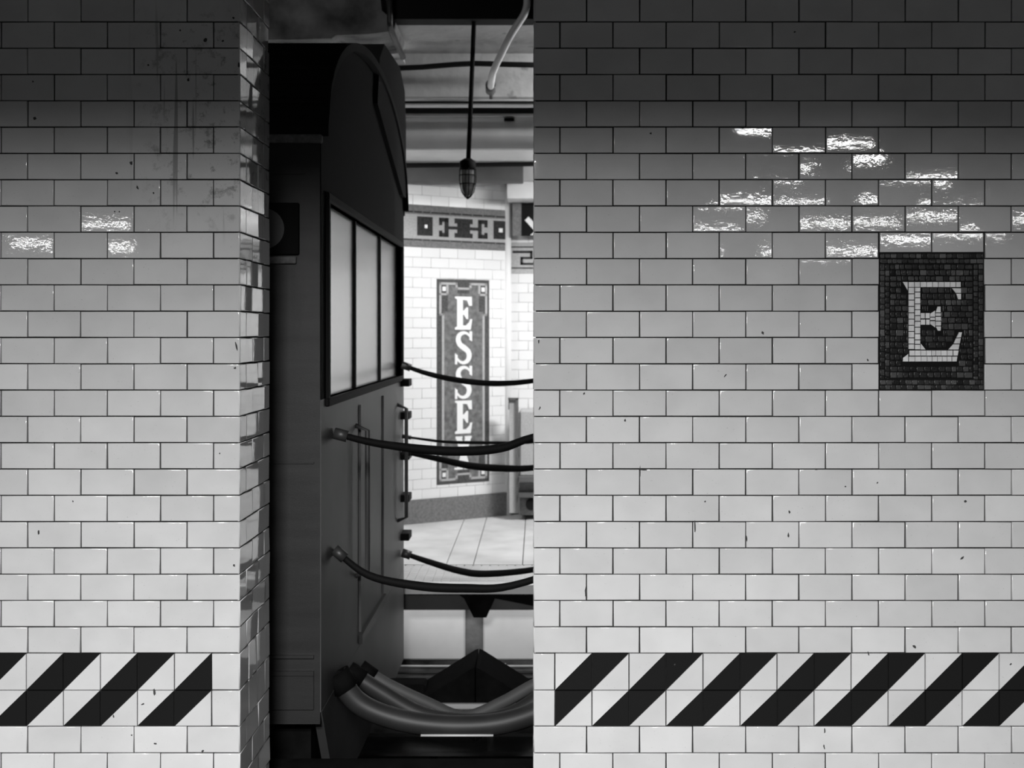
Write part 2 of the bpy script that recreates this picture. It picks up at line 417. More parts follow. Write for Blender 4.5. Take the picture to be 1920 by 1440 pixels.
for c in cells:
    poly = [Z(*p) for p in c]; 
    poly.reverse()
    h = .0042+random.uniform(-.0002, .0002); t = random.gauss(1, .06)
    cc = sum(p[0] for p in poly)/len(poly), sum(p[1] for p in poly)/len(poly)
    n = len(poly); ins = [(p[0]+(cc[0]-p[0])*.08, p[1]+(cc[1]-p[1])*.08) for p in poly]
    A = [FP.p(u, v, -.0005) for u, v in poly]; B = [FP.p(u, v, h-.0008) for u, v in poly]; C_ = [FP.p(u, v, h) for u, v in ins]
    fs = [tuple(range(2*n, 3*n))]
    for q in range(n): r = (q+1) % n; fs += [(q, r, n+r, n+q), (n+q, n+r, 2*n+r, 2*n+q)]
    let.quads(A+B+C_, fs, t)
def inletter(x0, y0, x1, y1):
    for c in cells:
        a, b = min(p[0] for p in c), max(p[0] for p in c); e, f = min(p[1] for p in c), max(p[1] for p in c)
        if x0 < b-1 and x1 > a+1 and y0 < f-1 and y1 > e+1: return True
    return False
yy = 286
hts = [46, 50, 46, 48, 50, 50, 49, 50, 47, 49, 52, 52, 49, 50, 49, 50, 50, 46, 50, 50]
for hh in hts:
    x = 303
    if yy > 1215: break
    y1 = min(yy+hh-3, 1228)
    while x < 980:
        w_ = random.uniform(36, 66)
        if x+w_ > 955: w_ = 981-x
        segs = [(x, x+w_-3)]
        if not inletter(x, yy, x+w_-3, y1): tess(fld, x, yy, x+w_-3, y1, dk()*.85)
        else:
            q = x                                    # try finer pieces beside the letter
            while q < x+w_-12:
                if not inletter(q, yy, q+16, y1): tess(fld, q, yy, q+16, y1, dk()*.8)
                q += 18
        x += w_
    yy += hh
fld.build('background', M['tess_dark'], ep); brd.build('border', M['tess_dark'], ep); let.build('letter', M['tess_light'], ep, 'pale serif letter E')

# ------------------------------------------------------------------ near floor and ceiling
mb = MB(); mb.box(-7, 7, -9, 4.13, -.12, 0); struct(mb.build('floor', M['floor_near']))
mb = MB(); mb.box(-6, 6, 4.02, 4.135, -.119, .004); struct(mb.build('trim_3', M['soot']), 'dark metal nosing along the near platform edge')
mb = MB(); mb.box(-7, 7, -9, 3.9, ztop+.01, ztop+.12); struct(mb.build('ceiling', M['ceil_near']))
def lamp(x, y, rz, power, L=1.25):
    o = empty('fluorescent_lamp', (x, y, 2.9), 'long fluorescent ceiling fixture above the near platform, behind the viewer', 'lamp', 'near platform lights')
    mb = MB()
    c, s_ = math.cos(rz), math.sin(rz)
    def rb(l0, l1, w0, w1, z0, z1):
        vs_ = [(x+a*c-b*s_, y+a*s_+b*c, zz) for zz in (z0, z1) for b in (w0, w1) for a in (l0, l1)]
        mb.quads(vs_, [(0, 2, 3, 1), (4, 5, 7, 6), (0, 1, 5, 4), (2, 6, 7, 3), (0, 4, 6, 2), (1, 3, 7, 5)])
    rb(-L/2, L/2, -.03, .03, 2.86, 2.9)
    mb.build('housing', M['hose'], o)
    for w_ in (0,):
        t_ = MB(); t_.tube([(x+a*c-w_*s_, y+a*s_+w_*c, 2.828) for a in (-L/2+.03, L/2-.03)], .016, 10); t_.build('tube', M['tube'], o)
for x, y in ((2.05, -2.2), (2.2, -5.0), (3.75, -5.0), (1.9, -8.0), (3.6, -8.0), (5.3, -8.0), (-5.7, -8.0)): lamp(x, y, 0, 0)

# ------------------------------------------------------------------ far platform: walls
d1, d2 = 9.1, 9.56
A = P(765, CY, d1); B = P(950, CY, d2)
U = (B-A); U.z = 0; U.normalize(); Nn = Vector((U.y, -U.x, 0))
if Nn.y > 0: Nn = -Nn
FA = Frame((A.x, A.y, 0), U, Nn)
ulen = FA.hit(949, 625)[0]
ul0 = -.42
ztopA = 2.74
def FAr(x0, y0, x1, y1): a = FA.hit(x0, y0); b = FA.hit(x1, y1); return a[0], b[0], b[1], a[1]
sg0 = FA.hit(819, 523); sg1 = FA.hit(917, 902)
sign = (sg0[0], sg1[0], sg1[1], sg0[1])
fz_top, fz_bot = FA.hit(940, 394)[1], FA.hit(940, 470)[1]
bs_top, bs_bot = FA.hit(860, 931)[1], 0.0
mb = MB()
frieze = (ul0, ulen, fz_bot, fz_top)
v = fz_bot; k = 0; 
rws = []
while v > bs_top+.02: rws.append((max(v-PZ, bs_top), v, k % 2)); v -= PZ; k += 1
v = fz_top; k = 1
while v < ztopA: rws.append((v, v+PZ, k % 2)); v += PZ; k += 1
FAt = Frame(FA.O-FA.N*.006, FA.U, FA.N)
for (v0, v1, par) in rws:
    js = [ul0]; x = ul0+(PX if par else PX/2)
    while x < ulen-.02: js.append(x); x += PX
    js.append(ulen)
    course(mb, FAt, v0, v1, js, .0022, clips=(sign,), th=.006, b=.0015, tilt=.006, tv=.013)
wb = struct(mb.build('wall_far', M['tile_far']), 'white tiled wall of the far platform, angled away')
def slab(mb, fr, u0, u1, v0, v1, w0, w1, tone=1, mi=0):
    pts = [fr.p(u0, v0, w1), fr.p(u1, v0, w1), fr.p(u1, v1, w1), fr.p(u0, v1, w1)]
    mb.extr(pts, -fr.N*(w1-w0), tone, mi)
mb = MB(); slab(mb, FA, ul0, ulen, 0, ztopA, -.12, -.006); mb.build('backing', M['grout_light'], wb)
# base course (dark mottled)
mb = MB(); slab(mb, FA, ul0, ulen+.0, bs_bot, bs_top, -.006, .012); struct(mb.build('baseboard_far', M['mos_mid']), 'dark mottled base course of the far angled wall')
# mosaic frieze
fr_o = MB(); slab(fr_o, FA, ul0, ulen, fz_bot, fz_top, -.006, .001)
frz = struct(fr_o.build('trim_4', M['mos_mid']), 'grey mosaic frieze on the far angled wall')
H = fz_top-fz_bot
mb = MB(); m2 = MB(); m3 = MB()
def fv(t): return fz_top-H*t
slab(m3, FA, ul0, ulen, fv(.80), fv(.22), .001, .0015)
xx = ul0
while xx < ulen-.05:
    L_ = random.uniform(.05, .16); slab(mb, FA, xx, min(xx+L_, ulen), fv(.185), fv(.15), .0015, .0022); slab(mb, FA, xx, min(xx+L_, ulen), fv(.84), fv(.81), .0015, .0022); xx += L_+.008
def fp(x): return FA.hit(x, 430)[0]
def rect(m, a, b, t0, t1, w=.003): slab(m, FA, fp(a), fp(b), fv(t1), fv(t0), .001, w)
rect(mb, 782, 811, .27, .72); rect(mb, 925, 948, .27, .72)
for a, b in ((823, 841), (896, 914)):
    rect(mb, a, b, .27, .37); rect(mb, a, b, .63, .73)
rect(mb, 833, 841, .27, .73); rect(mb, 823, 829, .27, .45); rect(mb, 823, 829, .58, .73)
rect(mb, 896, 903, .27, .73); rect(mb, 908, 914, .27, .45); rect(mb, 908, 914, .58, .73)
rect(mb, 841, 896, .465, .54); 
for a, b, t0, t1 in ((852, 886, .27, .39), (857, 881, .39, .62), (852, 886, .62, .73)): rect(mb, a, b, t0, t1, .0034)
rect(m2, 796, 801, .46, .54, .005); rect(m2, 935, 942, .45, .55, .005)
mb.build('dark_motif', M['mos_dark'], frz); m2.build('pale_dots', M['mos_white'], frz); m3.build('pale_field', M['mos_line'], frz)

# ------------------------------------------------------------------ ESSEX sign
es = empty('station_name_sign', FA.p((sign[0]+sign[1])/2, sign[2], .0), 'tall narrow grey mosaic sign reading ESSEX downwards on the far tiled wall', 'sign')
mb = MB(); slab(mb, FA, sign[0], sign[1], sign[2], sign[3], -.006, .002); mb.build('border', M['mos_border'], es)
SW, SH = sign[1]-sign[0], sign[3]-sign[2]
def sp(a, b): return sign[0]+SW*a/98., sign[3]-SH*b/382.         # local sign units (px of the photo)
def sr(m, x0, y0, x1, y1, w0, w1):
    a = sp(x0, y0); b = sp(x1, y1); slab(m, FA, a[0], b[0], b[1], a[1], w0, w1)
mb = MB(); sr(mb, 6, 6, 92, 376, .002, .0028); mb.build('inner_border', M['mos_border'], es)
fld2 = MB(); sr(fld2, 11, 60, 87, 322, .0028, .0034); sr(fld2, 20, 26, 78, 60, .0028, .0034); sr(fld2, 20, 322, 78, 358, .0028, .0034)
sr(fld2, 20, 12, 38, 26, .0028, .0034); sr(fld2, 60, 12, 78, 26, .0028, .0034); sr(fld2, 20, 358, 38, 372, .0028, .0034); sr(fld2, 60, 358, 78, 372, .0028, .0034)
fld2.build('field', M['mos_field'], es)
ln = MB()
def bar(x0, y0, x1, y1): sr(ln, x0, y0, x1, y1, .0028, .0042)
T = 4.5
for s_ in (0, 1):
    f = (lambda y: y) if s_ == 0 else (lambda y: 382-y)
    def b2(x0, y0, x1, y1): 
        ya, yb = sorted((f(y0), f(y1))); bar(x0, ya, x1, yb)
    b2(4, 6, 38, 6+T); b2(60, 6, 94, 6+T); b2(34, 6, 38, 19); b2(60, 6, 64, 19); b2(34, 15, 64, 19)
    for a, b in ((4, 8), (90, 94)): b2(a, 6, b, 68)
    b2(17, 10, 21, 30); b2(4, 26, 21, 30); b2(77, 10, 81, 30); b2(77, 26, 94, 30)
    b2(4, 64, 13, 68); b2(85, 64, 94, 68)
bar(9, 64, 13, 318); bar(85, 64, 89, 318)
ln.build('pale_lines', M['mos_line'], es)
for a in (10, 83):
    for b in (14, 360): dots = MB(); sr(dots, a, b, a+6, b+8, .0028, .005); dots.build('corner_square', M['mos_white'], es)
def EL(y, h=62):
    P_ = [(0, 0), (32, 0), (32.5, 17), (27, 17), (23, 7), (15, 6), (15, 26), (17, 26), (22, 20), (25, 20), (25, 42), (22, 42), (17, 34), (15, 34), (15, 54), (21, 54), (27, 48), (29, 42), (33, 42), (30, h), (0, h), (0, 58), (4, 56), (4, 5), (0, 3)]
    return [(33+x*.98, y+yy_*h/62) for x, yy_ in P_]
def extr_sign(mb, pts, w=.0052):
    q = [FA.p(*sp(*p), w) for p in pts]; mb.extr(q[::-1], -FA.N*.0024)
def ribbon(mb, cl, y0, wid):
    n = len(cl)
    L_, R_ = [], []
    for i, (x, y) in enumerate(cl):
        a = cl[max(i-1, 0)]; b = cl[min(i+1, n-1)]; dx, dy = b[0]-a[0], b[1]-a[1]; l = math.hypot(dx, dy); wv = wid[i]/2
        L_.append((x-dy/l*wv, y0+y+dx/l*wv)); R_.append((x+dy/l*wv, y0+y-dx/l*wv))
    for i in range(n-1): extr_sign(mb, [L_[i], L_[i+1], R_[i+1], R_[i]])
def SL(mb, y):
    cl = []; wd = []
    ctrl = [(62, 12), (56, 5.5), (49, 4), (41.5, 8), (39, 17), (42.5, 26), (50, 32), (57.5, 39), (59.5, 48), (56, 56.5), (48.5, 60), (41, 57), (36, 50)]
    ws = [3, 4.5, 6, 8, 9, 9.5, 10.5, 9.5, 9, 8, 6, 4.5, 3]
    n = len(ctrl)
    for i in range(n-1):
        p0 = ctrl[max(i-1, 0)]; p1 = ctrl[i]; p2 = ctrl[i+1]; p3 = ctrl[min(i+2, n-1)]
        for k in range(5):
            t = k/5.; f_ = lambda a, b, c, d: .5*((2*b)+(-a+c)*t+(2*a-5*b+4*c-d)*t*t+(-a+3*b-3*c+d)*t**3)
            cl.append((f_(p0[0], p1[0], p2[0], p3[0]), f_(p0[1], p1[1], p2[1], p3[1]))); wd.append(ws[i]*(1-t)+ws[i+1]*t)
    cl.append(ctrl[-1]); wd.append(ws[-1])
    ribbon(mb, cl, y, wd)
    extr_sign(mb, [(60, y+1), (65, y+1), (65, y+20), (60, y+17)], .0054); extr_sign(mb, [(33, y+63), (37, y+63), (38, y+46), (33, y+42)], .0054)
for nm, y in (('E', 32), ('S', 97), ('S', 162), ('E', 227), ('X', 294)):
    mb = MB()
    if nm == 'E': extr_sign(mb, EL(y))
    elif nm == 'S': SL(mb, y-1)
    else:
        for k in (0, 1):
            m_ = (lambda x: x) if k == 0 else (lambda x: 98-x)
            for q in ([(34, y), (47, y), (47, y+4), (34, y+4)], [(35, y+4), (46, y+4), (61, y+58), (50, y+58)], [(50, y+58), (66, y+58), (66, y+62), (50, y+62)]):
                qq = [(m_(a), b) for a, b in q]
                if k: qq.reverse()
                extr_sign(mb, qq, .0052+.0002*k)
    mb.build('letter', M['mos_white'], es)

# corner bead, side wall beyond
mb = MB(); c = FA.p(ulen+.018, 0, -.01)
mb.tube([(c.x, c.y, 0), (c.x, c.y, 2.72)], .03, 16)
struct(mb.build('trim_5', M['white']), 'white rounded corner bead of the far wall')
FB = Frame((c.x+.01, 9.62, 0), (1, 0, 0), (0, -1, 0))
def fb(px, py): return FB.hit(px, py)
gk_top, gk_bot = fb(980, 455)[1], fb(980, 513)[1]
mb = MB(); v = gk_bot; k = 0; rws = []
while v > .05: rws.append((v-PZ, v, k % 2)); v -= PZ; k += 1
v = gk_top; k = 1
while v < 2.7: rws.append((v, v+PZ, k % 2)); v += PZ; k += 1
FBt = Frame(FB.O-FB.N*.006, FB.U, FB.N)
for (v0, v1, par) in rws: course(mb, FBt, v0, v1, [0]+[PX/2*(1+par)+PX*i for i in range(12)], .0022, th=.006, b=.0015, tilt=.006, tv=.013)
wb2 = struct(mb.build('wall_far_right', M['tile_far']), 'white tiled wall beyond the corner bead on the far platform')
mb = MB(); slab(mb, FB, 0, 2.0, 0, 2.75, -.1, -.006); mb.build('backing', M['grout_light'], wb2)
# greek key frieze
mb = MB(); slab(mb, FB, 0, 2.0, gk_bot, gk_top, -.006, .001); gk = struct(mb.build('trim_6', M['mos_line']), 'greek key mosaic frieze beside the corner bead')
mb = MB(); Hk = gk_top-gk_bot; u = fb(961, 480)[0]; per = Hk*1.05
def kr(a, b, t0, t1): slab(mb, FB, a, b, gk_top-Hk*t1, gk_top-Hk*t0, .001, .003)
kr(0, 2, .12, .16); kr(0, 2, .80, .84)
while u < 1.9:
    s_ = per/1.0
    kr(u, u+.62*s_, .26, .34); kr(u+.54*s_, u+.62*s_, .26, .50); kr(u+.24*s_, u+.62*s_, .46, .53); kr(u+.24*s_, u+.32*s_, .46, .72); kr(u+.24*s_, u+s_, .65, .72); kr(u+.93*s_, u+s_, .26, .72)
    u += s_*.97
mb.build('key_pattern', M['mos_dark'], gk)
# hidden continuation of the far platform wall to the left
mb = MB(); e = FA.p(ul0, 0, -.02); mb.box(-5, e.x, e.y, e.y+.1, 0, 2.74); struct(mb.build('wall_far_left', M['tile_far']))
# direction sign with arrow
sn = empty('direction_sign', P(984, 442, 9.5), 'black sign with a white arrow beside a grey plate, above the greek key frieze', 'sign')
D_ = 9.5
def pb(mb, x0, y0, x1, y1, d, th=.02, **kw):
    a = P(x0, y1, d); b = P(x1, y0, d); mb.box(a.x, b.x, d, d+th, a.z, b.z, **kw)
mb = MB(); pb(mb, 978, 374, 1060, 442, D_, .03); mb.build('board', M['black'], sn)
mb = MB(); pb(mb, 961, 374, 978, 442, D_+.005, .025); mb.build('plate', M['mos_mid'], sn)
mb = MB()
ar = [(984, 417), (990, 408), (1014, 432), (1014, 420), (1022, 420), (1022, 448-2), (997, 440), (997, 434), (1006, 437)]
mb.extr([P(x, y, D_-.002) for x, y in [(984, 413), (991, 406), (1014, 431), (1007, 438)]], Vector((0, .003, 0)))
mb.extr([P(x, y, D_-.002) for x, y in [(1020, 418), (1020, 441), (994, 441)]], Vector((0, .003, 0)))
mb.build('arrow', M['mos_white'], sn)
mb = MB(); pb(mb, 951, 339, 1100, 372, 9.2, .3); struct(mb.build('trim_7', M['white']), 'white lintel at the top right of the far wall')
mb = MB(); pb(mb, 976, 312, 1100, 338, 9.1, .4); struct(mb.build('trim_8', M['concrete']), 'pale block above the white lintel')

# ------------------------------------------------------------------ far platform floor
ZF = 0.02
mb = MB()
xs = [-4, -2.2, -1.35, -.572, -.404, -.1, .5, 1.3, 2.4]
for a, b in zip(xs[:-1], xs[1:]): mb.box(a+.003, b-.003, 7.52, 10.2, -.02, ZF, tone=random.gauss(1, .03))
mb.box(-4, 2.4, 7.0, 10.2, -.12, -.02, tone=.6)
struct(mb.build('floor_far', M['floor_far']), 'pale concrete slabs of the far platform')
mb = MB(); c_ = .052
for i in range(60):
    for j in range(10):
        x0 = -1.6+i*c_; y0 = 6.985+j*c_; mb.box(x0+.004, x0+c_-.004, y0+.004, y0+c_-.004, -.01, ZF, tone=random.gauss(1, .08))
mb.box(-1.6, 1.52, 6.985, 7.51, -.02, ZF-.006, tone=.45)
struct(mb.build('trim_9', M['floor_far']), 'small square tile strip along the far platform edge')
mb = MB(); mb.box(-4, 2.4, 6.9, 6.98, -.03, ZF+.002); struct(mb.build('trim_10', M['white']), 'pale edge strip of the far platform')
mb = MB(); mb.box(-4, 2.4, 6.945, 7.0, -.13, -.03); struct(mb.build('trim_11', M['steel_dark']), 'dark fascia under the far platform edge')
# under platform: dark wall with pale painted panels, bracket
mb = MB(); mb.box(-4, 2.4, 7.34, 7.6, -1.2, -.12); struct(mb.build('wall_track', M['concrete_dark']), 'sooty track wall under the far platform')
def pal(x0, x1, y0, y1, lab):
    mb = MB(); a = P(x0, y1, 7.3); b = P(x1, y0, 7.3); mb.box(a.x, b.x, 7.3, 7.34, a.z, b.z, bev=.01)
    tag(mb.build('painted_panel', M['white']), lab, 'panel', 'pale panels under the far platform')
pal(700, 872, 1118, 1238, 'pale panel under the far platform, left of the dark bracket')
pal(906, 1120, 1140, 1238, 'pale panel under the far platform, right of the dark bracket')
mb = MB(); a = P(846, 1100, 7.15); b = P(938, 1104, 7.15)
mb.extr([P(x, y, 6.935) for x, y in [(838, 1100), (870, 1122), (888, 1158), (912, 1158), (928, 1122), (1000, 1136), (1000, 1100)]], Vector((0, .08, 0)))
tag(mb.build('platform_bracket', M['soot']), 'dark curved bracket under the far platform edge', 'bracket')
# conduits along the track wall
for i, (y, r) in enumerate(((1249, .007), (1261, .009), (1273, .008), (1287, .006))):
    mb = MB(); a = P(600, y, 7.26); mb.tube([(-3, 7.26, a.z), (2.2, 7.26, a.z)], r, 8)
    mb.tube([(-.2, 7.26, a.z), (-.2, 7.345, a.z)], .006, 6)
    tag(mb.build('conduit', M['pipe'] if i in (0, 3) else M['hose']), ['thin pale conduit, topmost of four on the sooty track wall', 'grey conduit second from the top on the sooty track wall',
        'grey conduit third from the top on the sooty track wall', 'thin pale conduit, lowest of four on the sooty track wall'][i], 'conduit', 'conduits on the track wall')
# third rail with cover board, track bed, rails
tr = empty('third_rail', (-.3, 7.12, -1.1), 'third rail with a pale cover board along the far side of the track', 'rail')
zt = P(0, 1379, 7.06).z
mb = MB(); mb.box(-3, 2.2, 7.04, 7.10, zt-.02, zt); mb.box(-3, 2.2, 7.06, 7.08, zt-.09, zt-.02); mb.box(-3, 2.2, 7.03, 7.11, zt-.11, zt-.09); mb.build('rail', M['pipe'], tr)
zc = P(0, 1325, 7.0).z
mb = MB(); mb.box(-3, 2.2, 6.99, 7.18, zc-.015, zc+.01); mb.build('cover_board', M['grey_paint'], tr)
for x in (-1.5, -.62, .4, 1.6): mb = MB(); mb.box(x-.02, x+.02, 7.14, 7.17, -1.1, zc); mb.build('support', M['soot'], tr)
mb = MB(); mb.box(-6, 3, 4.1, 7.4, -1.25, -1.1); struct(mb.build('track_bed', M['soot']), 'dark track bed')
for y in (4.78, 6.2):
    mb = MB(); mb.box(-6, 3, y-.035, y+.035, -1.0, -.96); mb.box(-6, 3, y-.01, y+.01, -1.08, -1.0); mb.box(-6, 3, y-.06, y+.06, -1.1, -1.08)
    tag(mb.build('running_rail', M['steel_dark']), 'steel running rail on the '+('near' if y < 5 else 'far')+' side of the track', 'rail', 'running rails')
mb = MB(); mb.box(-6, 6, 4.0, 4.1, -1.25, -.12); struct(mb.build('wall_under_platform', M['concrete_dark']))

# ------------------------------------------------------------------ far ceiling and beams
def beam(name, y0, y1, d, x0=-4., x1=2.4, depth=.3, m='concrete', label=None, zadd=0):
    a = P(0, y1, d).z; b = P(0, y0, d).z+zadd
    mb = MB(); mb.box(x0, x1, d, d+depth, a, b, bev=.006); return struct(mb.build(name, M[m]), label)
zs = P(0, 40, 7.05).z
mb = MB(); mb.box(-.84, 2.4, 7.0, 7.14, zs, 4.1); struct(mb.build('trim_12', M['black']), 'black beam across the top of the opening')
mb = MB(); mb.box(-4, 2.4, 7.14, 7.95, zs, zs+.2); struct(mb.build('ceiling_far', M['concrete']), 'pale painted soffit above the far platform edge')
beam('trim_13', 100, 183, 7.86, depth=.28, label='pale concrete beam face below the soffit', zadd=.05)
beam('trim_14', 186, 197, 7.80, depth=.10, m='pipe', label='bright metal channel under the first pale beam')
mb = MB(); a = P(0, 191, 7.78); mb.tube([(-4, 7.785, a.z), (2.3, 7.785, a.z)], .006, 8); struct(mb.build('trim_15', M['soot']), 'dark line in the bright channel')
beam('trim_16', 216, 281, 8.3, depth=.62, m='white', label='second pale beam', zadd=0)
beam('trim_17', 196, 216, 8.36, depth=.5, m='grey_paint', label='strip above the second beam, coloured dark as recess shade', zadd=.1)  # dark grey stands for the shadow in the recess
mb = MB(); mb.box(-4, 2.4, 8.26, 8.40, P(0, 219, 8.3).z, P(0, 215, 8.3).z); struct(mb.build('trim_18', M['white']), 'bright flange on the second beam')
beam('trim_19', 300, 341, 8.93, x1=P(981, 0, 8.93).x, depth=.12, m='grey_paint', label='grey beam directly above the tiled wall')
mb = MB(); a = P(0, 309, 8.86); mb.tube([(-4, 8.86, a.z-.004), (-1, 8.86, a.z-.006), (0, 8.86, a.z+.006), (2.3, 8.86, a.z)], .017, 10); tag(mb.build('cable', M['rubber']), 'black cable running along the grey beam above the tiled wall', 'cable')
mb = MB(); mb.box(-4, 2.4, 8.92, 10.2, 2.76, 2.9); struct(mb.build('ceiling_back', M['white']))
mb = MB(); pb(mb, 945, 221, 964, 226, 8.27, .04); tag(mb.build('beam_clip', M['soot']), 'small dark clip on the second pale beam', 'clip')
# sooty girder on the upper left with peeling paint
mb = MB()
g0 = [(380, -120), (700, -120), (716, 20), (742, 42), (738, 58), (690, 64), (630, 66), (622, 72), (560, 74), (380, 76)]
mb.extr([P(x, y, 7.0) for x, y in g0], Vector((0, .5, 0))); struct(mb.build('trim_20', M['concrete_dark']), 'sooty girder with peeling paint at the top left of the opening')
mb = MB(); pts = [(632, 66), (700, 60), (742, 58), (750, 100), (690, 104), (655, 100), (650, 80)]
mb.extr([P(x, y, 7.45) for x, y in pts], Vector((0, .3, 0))); struct(mb.build('trim_21', M['concrete']), 'broken pale edge of the ceiling')
for cx_, cy_, r, lb in ((665, 84, .03, 'smaller round grey pipe fitting under the broken ceiling edge, on the left'), (692, 84, .036, 'larger round grey pipe fitting under the broken ceiling edge, nearer the bent pipe')):
    mb = MB(); c = P(cx_, cy_, 7.4); mb.tube([(c.x, 7.36, c.z), (c.x, 7.46, c.z)], [r, r*.8], 14)
    tag(mb.build('pipe_fitting', M['hose']), lb, 'fitting', 'round pipe fittings')
def pipe(name, pts, d, r, m, label, cat='pipe', seg=12):
    pts = [P(x, y, dd) for x, y, dd in pts]
    # smooth the path
    sm = [pts[0]]
    for i in range(1, len(pts)-1):
        for t in (.35, .5, .65) if False else (0,): pass
        a, b, c = pts[i-1], pts[i], pts[i+1]; l = min((b-a).length, (c-b).length)*.3
        p0 = b+(a-b).normalized()*l; p2 = b+(c-b).normalized()*l
        for k in range(6):
            t = k/5; sm.append(p0*(1-t)**2+b*2*t*(1-t)+p2*t*t)
    sm.append(pts[-1]); mb = MB(); mb.tube(sm, r, seg)
    return tag(mb.build(name, m), label, cat)
pipe('pipe', [(731, -60, 6.95), (731, 44, 6.95), (733, 56, 7.0), (756, 108, 7.3)], 0, .017, M['hose'], 'grey pipe bending down past the broken ceiling edge, left of the hanging lamp')
pipe('conduit_pipe', [(990, -60, 6.95), (988, 20, 6.95), (957, 66, 6.98), (924, 134, 7.2), (920, 162, 7.5)], 0, .021, M['white'], 'white painted pipe slanting down to the beam, right of the hanging lamp')
mb = MB(); mb.tube([P(920, 160, 7.6), P(921, 184, 7.83)], .012, 10); c = P(920, 160, 7.55)
mb.tube([P(920, 158, 7.5), P(920, 170, 7.62)], .032, 14); tag(mb.build('pipe_socket', M['grey_paint']), 'round socket at the lower end of the slanting white pipe', 'fitting')
mb = MB(); pts = []
for x, y in ((600, 128), (740, 128), (790, 126), (850, 121), (890, 119), (960, 121), (1100, 124)): pts.append(P(x, y, 7.6))
mb.tube(pts, .017, 10); tag(mb.build('cable', M['rubber']), 'black cable sagging across the pale beam behind the hanging lamp', 'cable')

# ------------------------------------------------------------------ hanging jar lamp
hl = empty('hanging_lamp', P(877, 298, 7.07), 'dark caged jar lamp hanging on a long black rod in the opening', 'lamp')
mb = MB(); mb.tube([P(889, 30, 7.07), P(884, 160, 7.07), (P(878, 302, 7.07))], [.0135, .0135, .0135], 12); mb.build('rod', M['black'], hl)
def lathe(mb, cpt, prof, seg=20):
    n = len(mb.v)
    for r, dz in prof:
        for k in range(seg): q = 2*math.pi*k/seg; mb.v.append((cpt.x+r*math.cos(q), cpt.y+r*math.sin(q), cpt.z+dz))
    for i in range(len(prof)-1):
        for k in range(seg):
            k2 = (k+1) % seg; mb.f.append((n+i*seg+k, n+(i+1)*seg+k, n+(i+1)*seg+k2, n+i*seg+k2)); mb.t.append(1); mb.mi.append(0); mb.sm.append(True)
pxm = 7.07/F; lc = P(877, 300, 7.07)
mb = MB(); lathe(mb, lc, [(.001, .01), (.022, .008), (.040, -.004), (.047, -.010), (.047, -.052), (.043, -.058), (.001, -.058)]); mb.build('cap', M['black'], hl)
mb = MB(); lathe(mb, lc, [(.040, -.056), (.042, -.09), (.040, -.14), (.031, -.18), (.016, -.203), (.001, -.212)]); mb.build('glass_jar', M['lamp_glass'], hl)
mb = MB()
for k in range(8):
    q = 2*math.pi*k/8+.2; pr = [(.046, -.05), (.048, -.09), (.046, -.14), (.036, -.185), (.018, -.212), (.004, -.222)]
    mb.tube([(lc.x+r*math.cos(q), lc.y+r*math.sin(q), lc.z+dz) for r, dz in pr], .0032, 6)
for dz, r in ((-.09, .048), (-.14, .046)):
    mb.tube([(lc.x+r*math.cos(2*math.pi*k/24), lc.y+r*math.sin(2*math.pi*k/24), lc.z+dz) for k in range(25)], .003, 6)
lathe(mb, lc, [(.001, -.21), (.011, -.214), (.008, -.226), (.001, -.228)], 10)
mb.build('cage', M['black'], hl)

# ------------------------------------------------------------------ things on the far platform beside the corner
po = empty('post_frame', P(962, 960, 9.35), 'thin upright frame with a dark edge standing at the corner of the far wall', 'frame')
def bx(px0, py0, px1, py1, d, th): a = P(px0, py1, d); b = P(px1, py0, d); return (a.x, b.x, d, d+th, a.z, b.z)
mb = MB(); mb.box(*bx(955, 750, 967, 962, 9.3, .03)); mb.build('panel', M['mos_line'], po)
mb = MB(); mb.box(*bx(967, 748, 972, 962, 9.28, .05)); mb.box(*bx(953, 746, 972, 750, 9.28, .05)); mb.box(*bx(953, 746, 955, 768, 9.28, .05)); mb.build('edge_bar', M['grey_paint'], po)
cb = empty('service_cabinet', P(1000, 960, 9.2), 'pale grey cabinet behind the upright frame on the far platform', 'cabinet')
mb = MB(); mb.box(*bx(974, 770, 1050, 893, 9.3, .3), bev=.01); mb.build('upper_case', M['mos_line'], cb)
mb = MB(); mb.box(*bx(972, 893, 1052, 905, 9.26, .34), bev=.005); mb.box(*bx(972, 925, 1052, 933, 9.26, .34)); mb.build('shelf', M['grey_paint'], cb)
mb = MB(); mb.box(*bx(974, 905, 1050, 925, 9.34, .26)); mb.box(*bx(974, 933, 1050, 966, 9.34, .26)); mb.build('lower_case', M['mos_mid'], cb)
mb = MB(); c = P(996, 946, 9.3); mb.tube([(c.x, 9.28, c.z), (c.x, 9.35, c.z)], .042, 18); mb.build('wheel', M['black'], cb)

